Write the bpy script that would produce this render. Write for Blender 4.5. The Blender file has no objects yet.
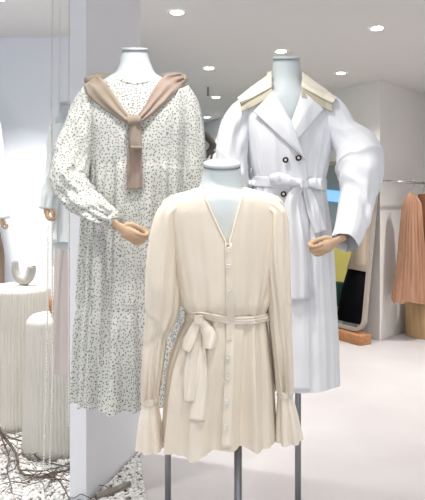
import bpy, bmesh, math, random
import numpy as np
from mathutils import Vector, Matrix, noise
from mathutils.bvhtree import BVHTree

C = bpy.context.scene.collection
random.seed(4)
PI = math.pi
F, CX, HY, EYE = 600.0, 212.5, 205.0, 1.3      # focal length in pixels, image centre, horizon row, eye height

# ------------------------------------------------------------------ camera, world, lights, exposure
cam_d = bpy.data.cameras.new('camera')
cam = bpy.data.objects.new('camera', cam_d); C.objects.link(cam)
cam.location = (0, 0, EYE); cam.rotation_euler = (PI/2, 0, 0)
cam_d.sensor_width = 36; cam_d.lens = F/500*36; cam_d.shift_y = -(250-HY)/500; cam_d.clip_start = 0.05
bpy.context.scene.camera = cam

world = bpy.data.worlds.new('world'); bpy.context.scene.world = world
world.use_nodes = True
bg = world.node_tree.nodes['Background']
bg.inputs[0].default_value = (0.93, 0.97, 1.0, 1); bg.inputs[1].default_value = 1.25

vs = bpy.context.scene.view_settings
vs.view_transform = 'Standard'; vs.look = 'None'; vs.gamma = 1; vs.use_curve_mapping = False
vs.exposure = 0.26
DOWNLIGHT_W = 44.0          # lamps deeper in the shop
ADDED_W = 32.0              # unseen lamps added over the display and beside the walls

# ------------------------------------------------------------------ helpers
def lin(c):
    return tuple(((v/255)/12.92 if v/255 <= 0.04045 else ((v/255+0.055)/1.055)**2.4) for v in c) + (1,)

def W(px, py, d):                              # a point at distance d seen at a photograph position
    return Vector(((px-CX)/F*d, d, EYE+(HY-py)/F*d))
def floor_pt(px, py, z=0.0):
    d = F*(EYE-z)/(py-HY); return Vector(((px-CX)/F*d, d, z))
def ceil_pt(px, py, z=2.5):
    d = F*(z-EYE)/(HY-py); return Vector(((px-CX)/F*d, d, z))

def mat(name, col, rough=0.7, bump=None, var=None, metal=0.0, sheen=0.0, spec=0.3, stretch=None, sss=0.0):
    m = bpy.data.materials.new(name); m.use_nodes = True
    nt = m.node_tree; b = nt.nodes['Principled BSDF']
    b.inputs['Base Color'].default_value = lin(col); b.inputs['Roughness'].default_value = rough
    b.inputs['Metallic'].default_value = metal; b.inputs['Specular IOR Level'].default_value = spec
    if sheen: b.inputs['Sheen Weight'].default_value = sheen
    tc = nt.nodes.new('ShaderNodeTexCoord'); mp = nt.nodes.new('ShaderNodeMapping')
    nt.links.new(tc.outputs['Object'], mp.inputs[0])
    if stretch: mp.inputs['Scale'].default_value = stretch
    if var:
        n = nt.nodes.new('ShaderNodeTexNoise'); n.inputs['Scale'].default_value = var[0]; n.inputs['Detail'].default_value = 5
        nt.links.new(mp.outputs[0], n.inputs['Vector'])
        r = nt.nodes.new('ShaderNodeValToRGB'); r.color_ramp.elements[0].position = 0.3; r.color_ramp.elements[1].position = 0.7
        r.color_ramp.elements[0].color = lin(var[1]); r.color_ramp.elements[1].color = lin(col)
        nt.links.new(n.outputs['Fac'], r.inputs[0]); nt.links.new(r.outputs[0], b.inputs['Base Color'])
    if bump:
        n2 = nt.nodes.new('ShaderNodeTexNoise'); n2.inputs['Scale'].default_value = bump[0]; n2.inputs['Detail'].default_value = 4
        nt.links.new(mp.outputs[0], n2.inputs['Vector'])
        bp = nt.nodes.new('ShaderNodeBump'); bp.inputs['Strength'].default_value = bump[1]; bp.inputs['Distance'].default_value = bump[2]
        nt.links.new(n2.outputs['Fac'], bp.inputs['Height']); nt.links.new(bp.outputs[0], b.inputs['Normal'])
    return m

def dotted(name, base, dot):
    m = mat(name, base, 0.85, (60, 0.25, 0.004))
    nt = m.node_tree; b = nt.nodes['Principled BSDF']
    uv = nt.nodes.new('ShaderNodeUVMap'); uv.uv_map = 'UV'
    v = nt.nodes.new('ShaderNodeTexVoronoi'); v.voronoi_dimensions = '2D'; v.inputs['Scale'].default_value = 90
    v.inputs['Randomness'].default_value = 0.92
    nt.links.new(uv.outputs[0], v.inputs['Vector'])
    r = nt.nodes.new('ShaderNodeValToRGB'); r.color_ramp.interpolation = 'LINEAR'
    r.color_ramp.elements[0].position = 0.165; r.color_ramp.elements[0].color = lin(dot)
    r.color_ramp.elements[1].position = 0.22; r.color_ramp.elements[1].color = lin(base)
    nt.links.new(v.outputs['Distance'], r.inputs[0]); nt.links.new(r.outputs[0], b.inputs['Base Color'])
    return m

def emis(name, col, s):
    m = bpy.data.materials.new(name); m.use_nodes = True
    b = m.node_tree.nodes['Principled BSDF']
    b.inputs['Base Color'].default_value = lin(col); b.inputs['Emission Color'].default_value = lin(col); b.inputs['Emission Strength'].default_value = s
    return m

def link(name, verts, faces, m, parent=None, smooth=True, uv=None):
    me = bpy.data.meshes.new(name)
    me.from_pydata([tuple(v) for v in verts], [], [tuple(f) for f in faces])
    me.update()
    if smooth: me.polygons.foreach_set('use_smooth', [True]*len(me.polygons))
    if uv is not None:
        l = me.uv_layers.new(name='UV')
        li = np.zeros(len(me.loops), int); me.loops.foreach_get('vertex_index', li)
        l.data.foreach_set('uv', np.asarray(uv, float)[li].ravel())
    me.materials.append(m)
    o = bpy.data.objects.new(name, me); C.objects.link(o)
    if parent:
        o.parent = parent
        o.matrix_parent_inverse = Matrix.Translation(parent.matrix_basis.translation).inverted() if parent.type == 'EMPTY' else Matrix.Identity(4)
    return o

def tag(o, label, cat, group=None, kind=None):
    if label: o['label'] = label
    if cat: o['category'] = cat
    if group: o['group'] = group
    if kind: o['kind'] = kind
    return o
def thing(name, loc, label, cat, group=None):
    o = bpy.data.objects.new(name, None); C.objects.link(o); o.location = loc; o.empty_display_size = 0.05
    return tag(o, label, cat, group)

def pchip(xs, ys, q):
    xs = np.asarray(xs, float); ys = np.asarray(ys, float); q = np.asarray(q, float)
    h = np.diff(xs); dl = np.diff(ys)/h; m = np.zeros_like(ys)
    m[0] = dl[0]; m[-1] = dl[-1]
    for i in range(1, len(xs)-1):
        m[i] = 0 if dl[i-1]*dl[i] <= 0 else 2*dl[i-1]*dl[i]/(dl[i-1]+dl[i])
    k = np.clip(np.searchsorted(xs, q)-1, 0, len(h)-1)
    t = (q-xs[k])/h[k]
    return ((1+2*t)*(1-t)**2*ys[k] + t*(1-t)**2*h[k]*m[k] + t*t*(3-2*t)*ys[k+1] + t*t*(t-1)*h[k]*m[k+1])

def nz(x, y, z): return noise.noise(Vector((x, y, z)))

def loft(rows, d0, N=150, M=100, folds=None, hem=None, p=0.9, kf=0.85, closed_top=False, closed_bottom=False, drop=None):
    """rows (row, left, right, half depth): horizontal rings of a garment or torso about distance d0"""
    rows = sorted(rows); ys = [r[0] for r in rows]
    q = np.linspace(ys[0], ys[-1], M)
    xl, xr, bb = (pchip(ys, [r[i] for r in rows], q) for i in (1, 2, 3))
    V = []; UV = []; vprev = 0; last = None
    for i in range(M):
        t = i/(M-1); cx = (xl[i]+xr[i])/2; a = (xr[i]-xl[i])/2*d0/F; b = bb[i]
        ring = []; arc = 0
        for j in range(N+1):
            th = 2*PI*j/N + PI/2*0
            c, s = math.cos(th), math.sin(th)
            ex, ey = math.copysign(abs(c)**p, c), math.copysign(abs(s)**p, s)
            f = folds(c, s, q[i]) if folds else 0
            X = (cx-CX)/F*d0 + a*ex + f*c*0.35; Y = d0 - (b*ey) - f*s
            py = q[i] + (hem(c, s)*t**6 if hem else 0)
            Z = EYE+(HY-py)/F*(d0-b*kf)
            ring.append(Vector((X, Y, Z)))
        # arc starts at the back so the pattern's join is out of sight
        k0 = 3*N//4
        arc = [0.0]*(N+1)
        for j in range(1, N+1):
            arc[j] = arc[j-1] + (ring[(k0+j) % N]-ring[(k0+j-1) % N]).length
        mid = arc[N//2]
        if last is not None: vprev += max((ring[N//4]-last[N//4]).length, 0.0)
        for j in range(N+1):
            V.append(ring[(k0+j) % N]); UV.append((arc[j]-mid, -vprev))
        last = ring
    Fc = []; n1 = N+1
    for i in range(M-1):
        for j in range(N):
            Fc.append((i*n1+j, i*n1+j+1, (i+1)*n1+j+1, (i+1)*n1+j))
    if closed_top: Fc.append(tuple(range(0, N)))
    if closed_bottom: Fc.append(tuple((M-1)*n1+j for j in range(N-1, -1, -1)))
    if drop:
        gone = [f for f in Fc if drop(sum((V[k] for k in f), Vector())/len(f))]
        gs = set(gone); Fc = [f for f in Fc if f not in gs]
        edge = {k for f in gone for k in f} & {k for f in Fc for k in f}
        for k in edge:
            v = V[k]; a = np.array([CX+F*v.x/v.y, HY-F*(v.z-EYE)/v.y]); best = None
            for i in range(len(drop.poly)):
                p0, p1 = np.array(drop.poly[i], float), np.array(drop.poly[(i+1) % len(drop.poly)], float)
                t = min(1, max(0, (a-p0).dot(p1-p0)/((p1-p0).dot(p1-p0)+1e-9))); c = p0+(p1-p0)*t; e = np.hypot(*(a-c))
                if best is None or e < best[0]: best = (e, c)
            if best[0] < 5: V[k] = W(best[1][0], best[1][1], v.y)
    return V, Fc, UV

def sweep(path, N=48, M=70, folds=None, cap=True, endw=None, flat=True):
    """path (column, row, distance, half width in pixels, half depth in metres): a tube"""
    t0 = np.linspace(0, 1, len(path)); P = [W(*k[:3]) for k in path]
    # spread parameters by length
    L = [0]
    for i in range(1, len(P)): L.append(L[-1]+(P[i]-P[i-1]).length)
    t0 = np.array(L)/L[-1]; q = np.linspace(0, 1, M)
    X, Y, Z = (pchip(t0, [p[i] for p in P], q) for i in range(3))
    hw = pchip(t0, [k[3]*k[2]/F for k in path], q); hd = pchip(t0, [k[4] for k in path], q)
    return tube_pts([Vector((X[i], Y[i], Z[i])) for i in range(M)], hw, hd, N, folds, cap)

def tube_pts(pts, hw, hd, N=16, folds=None, cap=True, ref=Vector((0, 1, 0))):
    M = len(pts); V = []; UV = []; ln = 0
    for i in range(M):
        T = (pts[min(i+1, M-1)]-pts[max(i-1, 0)]).normalized()
        S = T.cross(ref)
        S = S.normalized() if S.length > 1e-4 else Vector((1, 0, 0))
        D = S.cross(T).normalized()
        if i: ln += (pts[i]-pts[i-1]).length
        per = PI*(hw[i]+hd[i])
        for j in range(N+1):
            th = 2*PI*j/N; c, s = math.cos(th), math.sin(th)
            f = folds(c, s, i/(M-1), ln) if folds else 0
            V.append(pts[i] + S*((hw[i]+f*0.4)*c) + D*((hd[i]+f)*s)); UV.append((per*j/N, ln))
    n1 = N+1
    Fc = [(i*n1+j, i*n1+j+1, (i+1)*n1+j+1, (i+1)*n1+j) for i in range(M-1) for j in range(N)]
    if cap:
        Fc.append(tuple(range(N-1, -1, -1))); Fc.append(tuple((M-1)*n1+j for j in range(N)))
    return V, Fc, UV

def merge(*meshes):
    V, Fc, UV = [], [], []
    for m in meshes:
        k = len(V); V += m[0]; Fc += [tuple(a+k for a in f) for f in m[1]]
        UV += m[2] if len(m) > 2 and m[2] is not None else [(0, 0)]*len(m[0])
    return V, Fc, UV

def bvh(*meshes):
    V, Fc, _ = merge(*meshes); return BVHTree.FromPolygons([tuple(v) for v in V], Fc)

ORG = Vector((0, 0, EYE))
def depth(tree, px, py, dflt):
    dr = (W(px, py, 1)-ORG); n = dr.length
    h = tree.ray_cast(ORG, dr/n)
    return h[0].y if h[0] is not None else dflt

def panel(name, A, B, tree, dflt, m, parent, off=0.004, thick=0.003, nu=24, nv=40, bulge=0.0, wave=None, follow=1.0, uvs=False):
    """a piece of cloth lying on the body between two edge lines A and B (photograph positions)"""
    def samp(L, n):
        L = np.asarray(L, float); s = np.r_[0, np.cumsum(np.hypot(*np.diff(L, axis=0).T))]; s /= s[-1]
        q = np.linspace(0, 1, n)
        return np.c_[np.interp(q, s, L[:, 0]), np.interp(q, s, L[:, 1])]
    a, b = samp(A, nv), samp(B, nv)
    P = np.array([[a[i]*(1-u)+b[i]*u for u in np.linspace(0, 1, nu)] for i in range(nv)])
    Dp = np.array([[depth(tree, P[i, j, 0], P[i, j, 1], np.nan) for j in range(nu)] for i in range(nv)])
    Dp = np.where(np.isnan(Dp), np.nanmax(Dp) if not np.all(np.isnan(Dp)) else dflt, Dp)
    Dp = np.minimum(Dp, dflt+0.25)
    S = Dp.copy()
    for _ in range(6):
        E = np.pad(S, 1, mode='edge'); S = (E[:-2, 1:-1]+E[2:, 1:-1]+E[1:-1, :-2]+E[1:-1, 2:]+S*2)/6
    Dp = np.minimum(Dp, S)
    for _ in range(2):
        E = np.pad(Dp, 1, mode='edge'); Dp = np.minimum(Dp+0.0015, (E[:-2, 1:-1]+E[2:, 1:-1]+E[1:-1, :-2]+E[1:-1, 2:]+Dp*2)/6)
    V = []; UV = []
    for i in range(nv):
        for j in range(nu):
            u = 2*j/(nu-1)-1
            o = off + bulge*math.sqrt(max(0, 1-u*u))
            if wave: o += wave(i/(nv-1), u)
            v = W(P[i, j, 0], P[i, j, 1], Dp[i, j]-o); V.append(v); UV.append((P[i, j, 0]*Dp[i, j]/F, -P[i, j, 1]*Dp[i, j]/F))
    K = len(V)                                                    # back side at its own thickness
    V += [Vector((v.x, v.y+thick, v.z)) for v in V]; UV += UV[:]
    Fc = []
    for i in range(nv-1):
        for j in range(nu-1):
            q = (i*nu+j, i*nu+j+1, (i+1)*nu+j+1, (i+1)*nu+j); Fc.append(q); Fc.append(tuple(k+K for k in q[::-1]))
    rim = [j for j in range(nu)] + [i*nu+nu-1 for i in range(1, nv)] + [(nv-1)*nu+j for j in range(nu-2, -1, -1)] + [i*nu for i in range(nv-2, 0, -1)]
    for k in range(len(rim)):
        x, y = rim[k], rim[(k+1) % len(rim)]; Fc.append((x, x+K, y+K, y))
    return link(name, V, Fc, m, parent, uv=UV)

def ribbon(name, path, tree, dflt, m, parent, **kw):
    """a band along a line (column, row, half width) lying on the body"""
    n = 40; L = np.asarray(path, float)
    s = np.r_[0, np.cumsum(np.hypot(*np.diff(L[:, :2], axis=0).T))]; s /= s[-1]; q = np.linspace(0, 1, n)
    x, y, w = (pchip(s, L[:, i], q) for i in range(3))
    tx, ty = np.gradient(x), np.gradient(y); l = np.hypot(tx, ty)+1e-9; nx, ny = -ty/l, tx/l
    return panel(name, np.c_[x+nx*w, y+ny*w], np.c_[x-nx*w, y-ny*w], tree, dflt, m, parent, nv=n, **kw)

def box(c, s, rz=0, bevel=0.0):
    bm = bmesh.new(); bmesh.ops.create_cube(bm, size=1)
    bmesh.ops.scale(bm, vec=s, verts=bm.verts)
    if bevel: bmesh.ops.bevel(bm, geom=list(bm.edges), offset=bevel, segments=2, affect='EDGES', profile=0.5)
    bmesh.ops.rotate(bm, cent=(0, 0, 0), matrix=Matrix.Rotation(rz, 3, 'Z'), verts=bm.verts)
    bmesh.ops.translate(bm, vec=c, verts=bm.verts); bm.verts.index_update()
    V = [v.co.copy() for v in bm.verts]; Fc = [tuple(v.index for v in f.verts) for f in bm.faces]; bm.free()
    return V, Fc, None
def prism(poly, z0, z1):
    n = len(poly); V = [Vector((x, y, z0)) for x, y in poly]+[Vector((x, y, z1)) for x, y in poly]
    return V, [tuple(range(n-1, -1, -1)), tuple(range(n, 2*n))]+[(i, (i+1) % n, n+(i+1) % n, n+i) for i in range(n)], None
def lathe(prof, c, N=48, rib=None):
    """prof: (radius, height) from bottom to top, closed at both ends"""
    V = []; M = len(prof)
    for r, z in prof:
        for j in range(N):
            th = 2*PI*j/N; rr = r*(1+(rib(th, z) if rib else 0))
            V.append(Vector((c[0]+rr*math.cos(th), c[1]+rr*math.sin(th), c[2]+z)))
    Fc = [(i*N+j, i*N+(j+1) % N, (i+1)*N+(j+1) % N, (i+1)*N+j) for i in range(M-1) for j in range(N)]
    Fc += [tuple(range(N-1, -1, -1)), tuple((M-1)*N+j for j in range(N))]
    return V, Fc, None
def rod(a, b, r, N=12):
    a, b = Vector(a), Vector(b); T = (b-a).normalized()
    ref = Vector((0, 1, 0)) if abs(T.y) < 0.9 else Vector((1, 0, 0))
    return tube_pts([a, b], [r, r], [r, r], N, ref=ref)
def curve_tube(pts, r, N=8, M=30, ref=Vector((0, 1, 0))):
    pts = [Vector(p) for p in pts]; L = [0]
    for i in range(1, len(pts)): L.append(L[-1]+(pts[i]-pts[i-1]).length)
    t = np.array(L)/L[-1]; q = np.linspace(0, 1, M)
    X, Y, Z = (pchip(t, [p[i] for p in pts], q) for i in range(3))
    rr = np.interp(q, t, r) if hasattr(r, '__len__') else np.full(M, r)
    return tube_pts([Vector(k) for k in zip(X, Y, Z)], rr, rr, N, ref=ref)

# ------------------------------------------------------------------ materials
M_floor = mat('polished_concrete', (204, 200, 201), 0.42, (9, 0.05, 0.01), (1.6, (193, 188, 190)), spec=0.35)
M_ceil = mat('ceiling_paint', (226, 225, 225), 0.9, (40, 0.04, 0.003), (0.5, (223, 222, 222)))
M_wall = mat('grey_plaster', (238, 236, 234), 0.85, (25, 0.05, 0.004), (1.2, (234, 232, 230)))
M_wallL = mat('cool_white_paint', (238, 243, 251), 0.8, (25, 0.04, 0.003))
M_part = mat('partition_paint', (237, 239, 244), 0.7, (30, 0.04, 0.003))
M_teal = mat('teal_grey_paint', (172, 184, 186), 0.8, (20, 0.05, 0.003))
M_yel = mat('yellow_board', (240, 226, 130), 0.7, (30, 0.03, 0.002))
M_manq = mat('mannequin_skin', (204, 212, 215), 0.45, (200, 0.03, 0.001))
M_wood_hand = mat('hand_wood', (214, 184, 155), 0.5, (60, 0.1, 0.002), (14, (198, 164, 134)), stretch=(1, 1, 4))
M_steel = mat('brushed_steel', (140, 141, 142), 0.35, (200, 0.05, 0.001), metal=0.8)
M_chrome = mat('chrome', (190, 188, 186), 0.2, metal=1.0)
M_dots = dotted('dotted_chiffon', (214, 215, 210), (30, 24, 22))
M_sweater = mat('taupe_knit', (166, 152, 136), 0.9, (350, 0.5, 0.003), (5, (157, 143, 128)), sheen=0.3)
M_sweater_lit = mat('taupe_knit_rosy_lit', (172, 152, 140), 0.9, (350, 0.5, 0.003), (5, (162, 142, 131)), sheen=0.3)  # rosier copy paints the pinkish light on the sweater's right side
M_blouse = mat('cream_chiffon', (241, 230, 213), 0.6, (40, 0.3, 0.005), (3, (238, 225, 207)), sheen=0.2)
M_satin = mat('cream_satin', (243, 232, 217), 0.4, (35, 0.2, 0.004), sheen=0.2)
M_trench = mat('white_cotton', (232, 234, 239), 0.75, (22, 0.22, 0.006))
M_cream = mat('cream_facing', (236, 230, 214), 0.75, (30, 0.15, 0.003))
M_collar_shade = mat('undercollar_shade', (190, 184, 164), 0.8, (40, 0.15, 0.003))  # olive-beige tone paints the shade under the collar leaf
M_dark = mat('dark_button', (48, 36, 28), 0.35)
M_pearl = mat('pearl', (236, 232, 226), 0.25)
M_rib = mat('fluted_plaster', (224, 221, 213), 0.85, (60, 0.1, 0.002), (3, (218, 214, 206)))
M_rib2 = mat('fluted_plaster_short', (218, 216, 208), 0.85, (60, 0.1, 0.002), (3, (212, 209, 201)))
M_ceramic = mat('grey_ceramic', (172, 170, 166), 0.6, (90, 0.15, 0.002))
M_hollow_shade = mat('ceramic_hollow_shade', (120, 116, 112), 0.8)  # dark tone for the shade inside the vase's hollow ends
M_pebble = mat('white_pebble', (242, 241, 239), 0.75, None, (60, (222, 220, 218)))
M_sand = mat('gravel_bed', (150, 146, 142), 0.95, (120, 0.5, 0.006), (150, (110, 106, 102)))
M_branch = mat('driftwood', (124, 112, 104), 0.85, (60, 0.6, 0.004), (18, (84, 74, 68)))
M_log = mat('grey_log', (160, 152, 142), 0.85, (60, 0.6, 0.004), (20, (120, 112, 102)))
M_bronze = mat('dark_bronze', (88, 84, 78), 0.5, (50, 0.4, 0.004), metal=0.3)
M_oak = mat('oak', (206, 174, 134), 0.6, (40, 0.1, 0.002), (7, (186, 152, 112)), stretch=(6, 6, 0.5))
M_oak2 = mat('red_oak', (190, 138, 100), 0.6, (40, 0.1, 0.002), (7, (168, 116, 80)), stretch=(1, 6, 6))
M_tan = mat('tan_pleats', (188, 148, 122), 0.8, (60, 0.3, 0.004), (22, (164, 122, 98)), stretch=(1, 1, 0.12))
M_umber = mat('umber_cloth', (138, 118, 104), 0.85, (60, 0.3, 0.004))
M_brown = mat('chestnut_cloth', (122, 80, 60), 0.85, (60, 0.3, 0.004), stretch=(1, 1, 0.2))
M_frame = mat('taupe_frame', (176, 166, 158), 0.6)
M_mirror = mat('mirror_glass', (232, 234, 234), 0.02, metal=1.0)
M_beige = mat('beige_jacket', (214, 196, 176), 0.85, (40, 0.2, 0.004))
M_black = mat('black_skirt', (16, 16, 22), 0.9, (40, 0.2, 0.003), spec=0.1)
M_green = mat('green_bag', (34, 82, 72), 0.5, (30, 0.15, 0.003))
M_greige = mat('greige_skirt', (206, 196, 192), 0.8, (18, 0.2, 0.004), stretch=(1, 1, 0.3))
M_mint = mat('pale_voile', (230, 236, 236), 0.75, (20, 0.25, 0.006))
M_can = mat('lamp_trim', (225, 225, 225), 0.5)
M_led = emis('lamp_led', (255, 252, 245), 14)
M_blue = emis('sky_blue_glow', (140, 195, 240), 0.9)  # glows in place of the blue sky the mirror shows

# ------------------------------------------------------------------ the room
def struct(name, mesh, m):
    o = link(name, mesh[0], mesh[1], m, smooth=False); o['kind'] = 'structure'; return o
H = 2.5
uW = Vector((-0.5, 0.8660)); K0 = Vector((1.605, 5.751)); KB = K0+uW*4.33     # the long side wall behind the mirror
KR = Vector((3.3, 7.70))
struct('floor', box((0.4, 3.6, -0.05), (6.4, 12.6, 0.1)), M_floor)
struct('ceiling', box((0.4, 3.6, H+0.05), (6.4, 12.6, 0.1)), M_ceil)
def wall(name, a, b, m, t=0.1, side=1):
    a, b = Vector(a), Vector(b); d = (b-a).normalized(); n = Vector((d.y, -d.x))*side*t
    return struct(name, prism([tuple(a), tuple(b), tuple(b+n), tuple(a+n)], 0, H), m)
struct('wall_right', prism([tuple(KB+Vector((0, .1))), tuple(KB), tuple(K0), tuple(KR), (3.3, 9.6)], 0, H), M_wall)
wall('wall_right_front', (3.3, 7.7), (3.3, -2.6), M_wall, side=-1)
wall('wall_back', (-0.8, 9.5), (KB.x+0.1, 9.5), M_wall, side=-1)
wall('wall_left_back', (-0.8, 4.3), (-0.8, 9.6), M_teal, side=-1)
wall('wall_left', (-2.4, 4.3), (-0.8, 4.3), M_wallL, side=-1)
wall('wall_left_front', (-2.4, -2.6), (-2.4, 4.4), M_wallL, side=-1)
pA = Vector((-0.543, 2.58)); pB = Vector((-0.379, 3.16)); pn = Vector((-0.962, 0.272))*0.078
struct('wall_partition', prism([tuple(pA), tuple(pB), tuple(pB+pn), tuple(pA+pn)], 0, H), M_part)

# ceiling lamps
def downlight(p, label, r=0.045, power=None, group='round downlights in the ceiling'):
    t = thing('ceiling_downlight', p, label, 'ceiling light', group)
    prof = [(r*0.92, -0.004), (r*1.25, -0.006), (r*1.3, -0.001)]
    N = 32; V = []; Fc = []
    for rr, z in prof:
        V += [Vector((p.x+rr*math.cos(2*PI*j/N), p.y+rr*math.sin(2*PI*j/N), p.z+z)) for j in range(N)]
    for i in range(2): Fc += [(i*N+j, i*N+(j+1) % N, (i+1)*N+(j+1) % N, (i+1)*N+j) for j in range(N)]
    link('trim_ring', V, Fc, M_can, t)
    v, f, _ = lathe([(r*0.92, -0.005), (r*0.92, -0.0005)], p, 32); link('diffuser', v, f, M_led, t)
    if True:
        l = bpy.data.lights.new('downlight_beam', 'SPOT'); l.energy = power or DOWNLIGHT_W; l.spot_size = math.radians(110); l.spot_blend = 0.8
        l.shadow_soft_size = 0.05; l.color = (1.0, 0.97, 0.92)
        o = bpy.data.objects.new('downlight_beam', l); C.objects.link(o); o.location = (p.x, p.y, p.z-0.02)
        o.parent = t; o.matrix_parent_inverse = Matrix.Translation(p).inverted()
    return t
LIGHTS = [(177, 12, 'bright ceiling downlight at the top, above the rosy-lit end of the sweater'),
          (209, 68, 'ceiling downlight right of the dotted dress shoulder, second from the top'),
          (216, 97, 'small ceiling downlight between the dotted dress and trench coat, beside the sprinkler'),
          (207, 117, 'faintest ceiling downlight, lowest one just above the back wall'),
          (281, 51, 'ceiling downlight directly above the neck of the trench coat mannequin'),
          (377, 28, 'ceiling downlight at upper right, above the clothes rail'),
          (341, 73, 'ceiling downlight right of the trench coat shoulder')]
for x, y, lb in LIGHTS: downlight(ceil_pt(x, y), lb)
for x, y, w in ((-0.9, 1.2, 1), (0.3, 0.9, 1), (1.3, 1.3, 1), (-0.15, 1.72, 1.7), (-1.3, 2.1, 2.0), (-1.25, 3.48, 6.0), (2.2, 3.4, 3), (2.5, 5.0, 4)):  # unseen lamps added to brighten clothes, partition and walls
    downlight(Vector((x, y, H)), 'unseen ceiling downlight added to brighten the shop, above the picture', power=ADDED_W*w, group='added downlights above the picture')
p = ceil_pt(208, 87)
sp = thing('sprinkler', p, 'tiny dark sprinkler head under the ceiling between the downlights', 'sprinkler')
v, f, _ = lathe([(0.006, -0.09), (0.016, -0.085), (0.016, -0.08), (0.008, -0.07), (0.008, -0.001)], p, 16); link('nozzle', v, f, M_steel, sp)

# ------------------------------------------------------------------ pebbles
bed = [(-2.35, 2.45), (-0.25, 2.45), (-0.30, 2.66), (-0.375, 3.06), (-0.375, 3.3), (-0.78, 4.25), (-2.35, 4.25)]
v, f, _ = prism(bed, 0.0, 0.012)
struct('trim_1', (v, f), M_sand)
def in_poly(x, y, poly):
    r = False; n = len(poly)
    for i in range(n):
        (x1, y1), (x2, y2) = poly[i], poly[(i+1) % n]
        if (y1 > y) != (y2 > y) and x < (x2-x1)*(y-y1)/(y2-y1)+x1: r = not r
    return r
bm = bmesh.new(); bmesh.ops.create_icosphere(bm, subdivisions=1, radius=1); bm.verts.index_update()
IV = np.array([v.co[:] for v in bm.verts]); IF = np.array([[v.index for v in f.verts] for f in bm.faces]); bm.free()
rng = np.random.default_rng(3); PV = []; PF = []; k = 0; n = 0
TALL = (W(20, 300, 3.55).x, 3.55); SHORT = (W(53, 300, 3.16).x, 3.16)
while n < 9000:
    y = rng.uniform(2.5, 4.2); x = rng.uniform(-1.75*y/4.2*1.15, -0.27)
    px = CX+F*x/y
    if px < -25 or not in_poly(x, y, bed): continue
    if math.hypot(x-TALL[0], y-TALL[1]) < 0.175 or math.hypot(x-SHORT[0], y-SHORT[1]) < 0.165: continue
    q = (Vector((x, y))-pA); u = (pB-pA).normalized(); al = q.dot(u); ac = q.dot(pn.normalized())
    if -0.02 < al < (pB-pA).length+0.02 and -0.012 < ac < 0.09: continue
    s = rng.uniform(0.006, 0.012); sc = s*rng.uniform(0.7, 1.25, 3)*np.array([1, 1, 0.7]); a = rng.uniform(0, PI)
    Vv = IV*sc; ca, sa = math.cos(a), math.sin(a)
    Vv = np.c_[Vv[:, 0]*ca-Vv[:, 1]*sa, Vv[:, 0]*sa+Vv[:, 1]*ca, Vv[:, 2]]
    PV.append(Vv+np.array([x, y, 0.013+rng.uniform(0, 0.009)])); PF.append(IF+k); k += len(IV); n += 1
o = link('pebbles', np.vstack(PV), np.vstack(PF).tolist(), M_pebble)
tag(o, 'white pebbles spread on the ground around the fluted pedestals', 'pebbles', kind='stuff')

# ------------------------------------------------------------------ pedestals, vase, branches
def pedestal(c, r0, r1, h, label, m, nr, rnd):
    prof = [(r0*(1-k)+r1*k, (h-rnd)*k) for k in np.linspace(0, 1, 14)]
    prof += [(r1-rnd*(1-math.cos(a)), h-rnd+rnd*math.sin(a)) for a in np.linspace(0.1, PI/2, 9)] + [(r1*0.35, h+0.004), (0.01, h+0.005)]
    def rib(th, z): return 0.013*math.cos(nr*th)*(1 if z < h-rnd else max(0, (h-rnd*.5-z)/(rnd*.5)))
    v, f, _ = lathe(prof, (c[0], c[1], 0.002), nr*8, rib)
    return tag(link('fluted_pedestal', v, f, m), label, 'pedestal', 'fluted pedestals on the pebbles')
tz = EYE-(285-HY)/F*3.55; sz = EYE-(314-HY)/F*3.16
pedestal(TALL, 0.175, 0.175, tz, 'taller cream fluted pedestal at left carrying the U-shaped vase', M_rib, 60, 0.04)
pedestal(SHORT, 0.158, 0.135, sz, 'shorter grey-white tapering pedestal in front, standing among the branches', M_rib2, 52, 0.05)
U = [(15, 262, 3.5, 3.0, .018), (15.2, 270, 3.5, 3.6, .022), (19, 279, 3.5, 4.6, .027), (25, 281, 3.5, 4.8, .028), (30, 276, 3.5, 4.6, .027), (32.2, 267, 3.5, 4.2, .025)]
vt = thing('u_shaped_vase', Vector((W(23, 285, 3.5).x, 3.5, tz)), 'grey ceramic U-shaped vase standing on top of the taller pedestal', 'vase')
v, f, uv = sweep(U, 28, 40); dz = tz+0.006-min(a.z for a in v); v = [a+Vector((0, 0, dz)) for a in v]; link('body', v, f, M_ceramic, vt)
for q, r in ((W(15, 262, 3.5), 0.012), (W(32.2, 267, 3.5), 0.018)):
    a, b, _ = lathe([(r, 0), (r, 0.004)], q+Vector((0, 0, dz-0.002)), 20); link('opening_shade', a, b, M_hollow_shade, vt)  # flat dark discs paint the shade of the hollow

def branch(pts, r0, r1, twigs, seed, z=0.03):
    rr = random.Random(seed); ms = []
    P = [floor_pt(x, y, zz) for x, y, zz in pts]
    ms.append(curve_tube(P, np.linspace(r0, r1, len(P)), 8, 44, ref=Vector((0.1, 0.2, 1))))
    for _ in range(twigs):
        i = rr.randrange(len(P)-1); b = P[i].lerp(P[i+1], rr.random()); a = rr.uniform(-2.6, 0.8); L = rr.uniform(0.10, 0.26); q = [b]
        for s in range(4):
            a += rr.uniform(-0.5, 0.5); b = b+Vector((math.cos(a), math.sin(a), 0))*L/4
            b.z = min(max(0.03, b.z+rr.uniform(-0.02, 0.025)), 0.12); q.append(b.copy())
        ms.append(curve_tube(q, np.linspace(r1*0.75, 0.0018, 5), 6, 16, ref=Vector((0.1, 0.2, 1))))
    return merge(*ms)
def driftwood(mesh, label, m=M_branch, cat='branch', name='driftwood_branch', group='bare branches on the pebbles'):
    return tag(link(name, mesh[0], mesh[1], m), label, cat, group)
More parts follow.
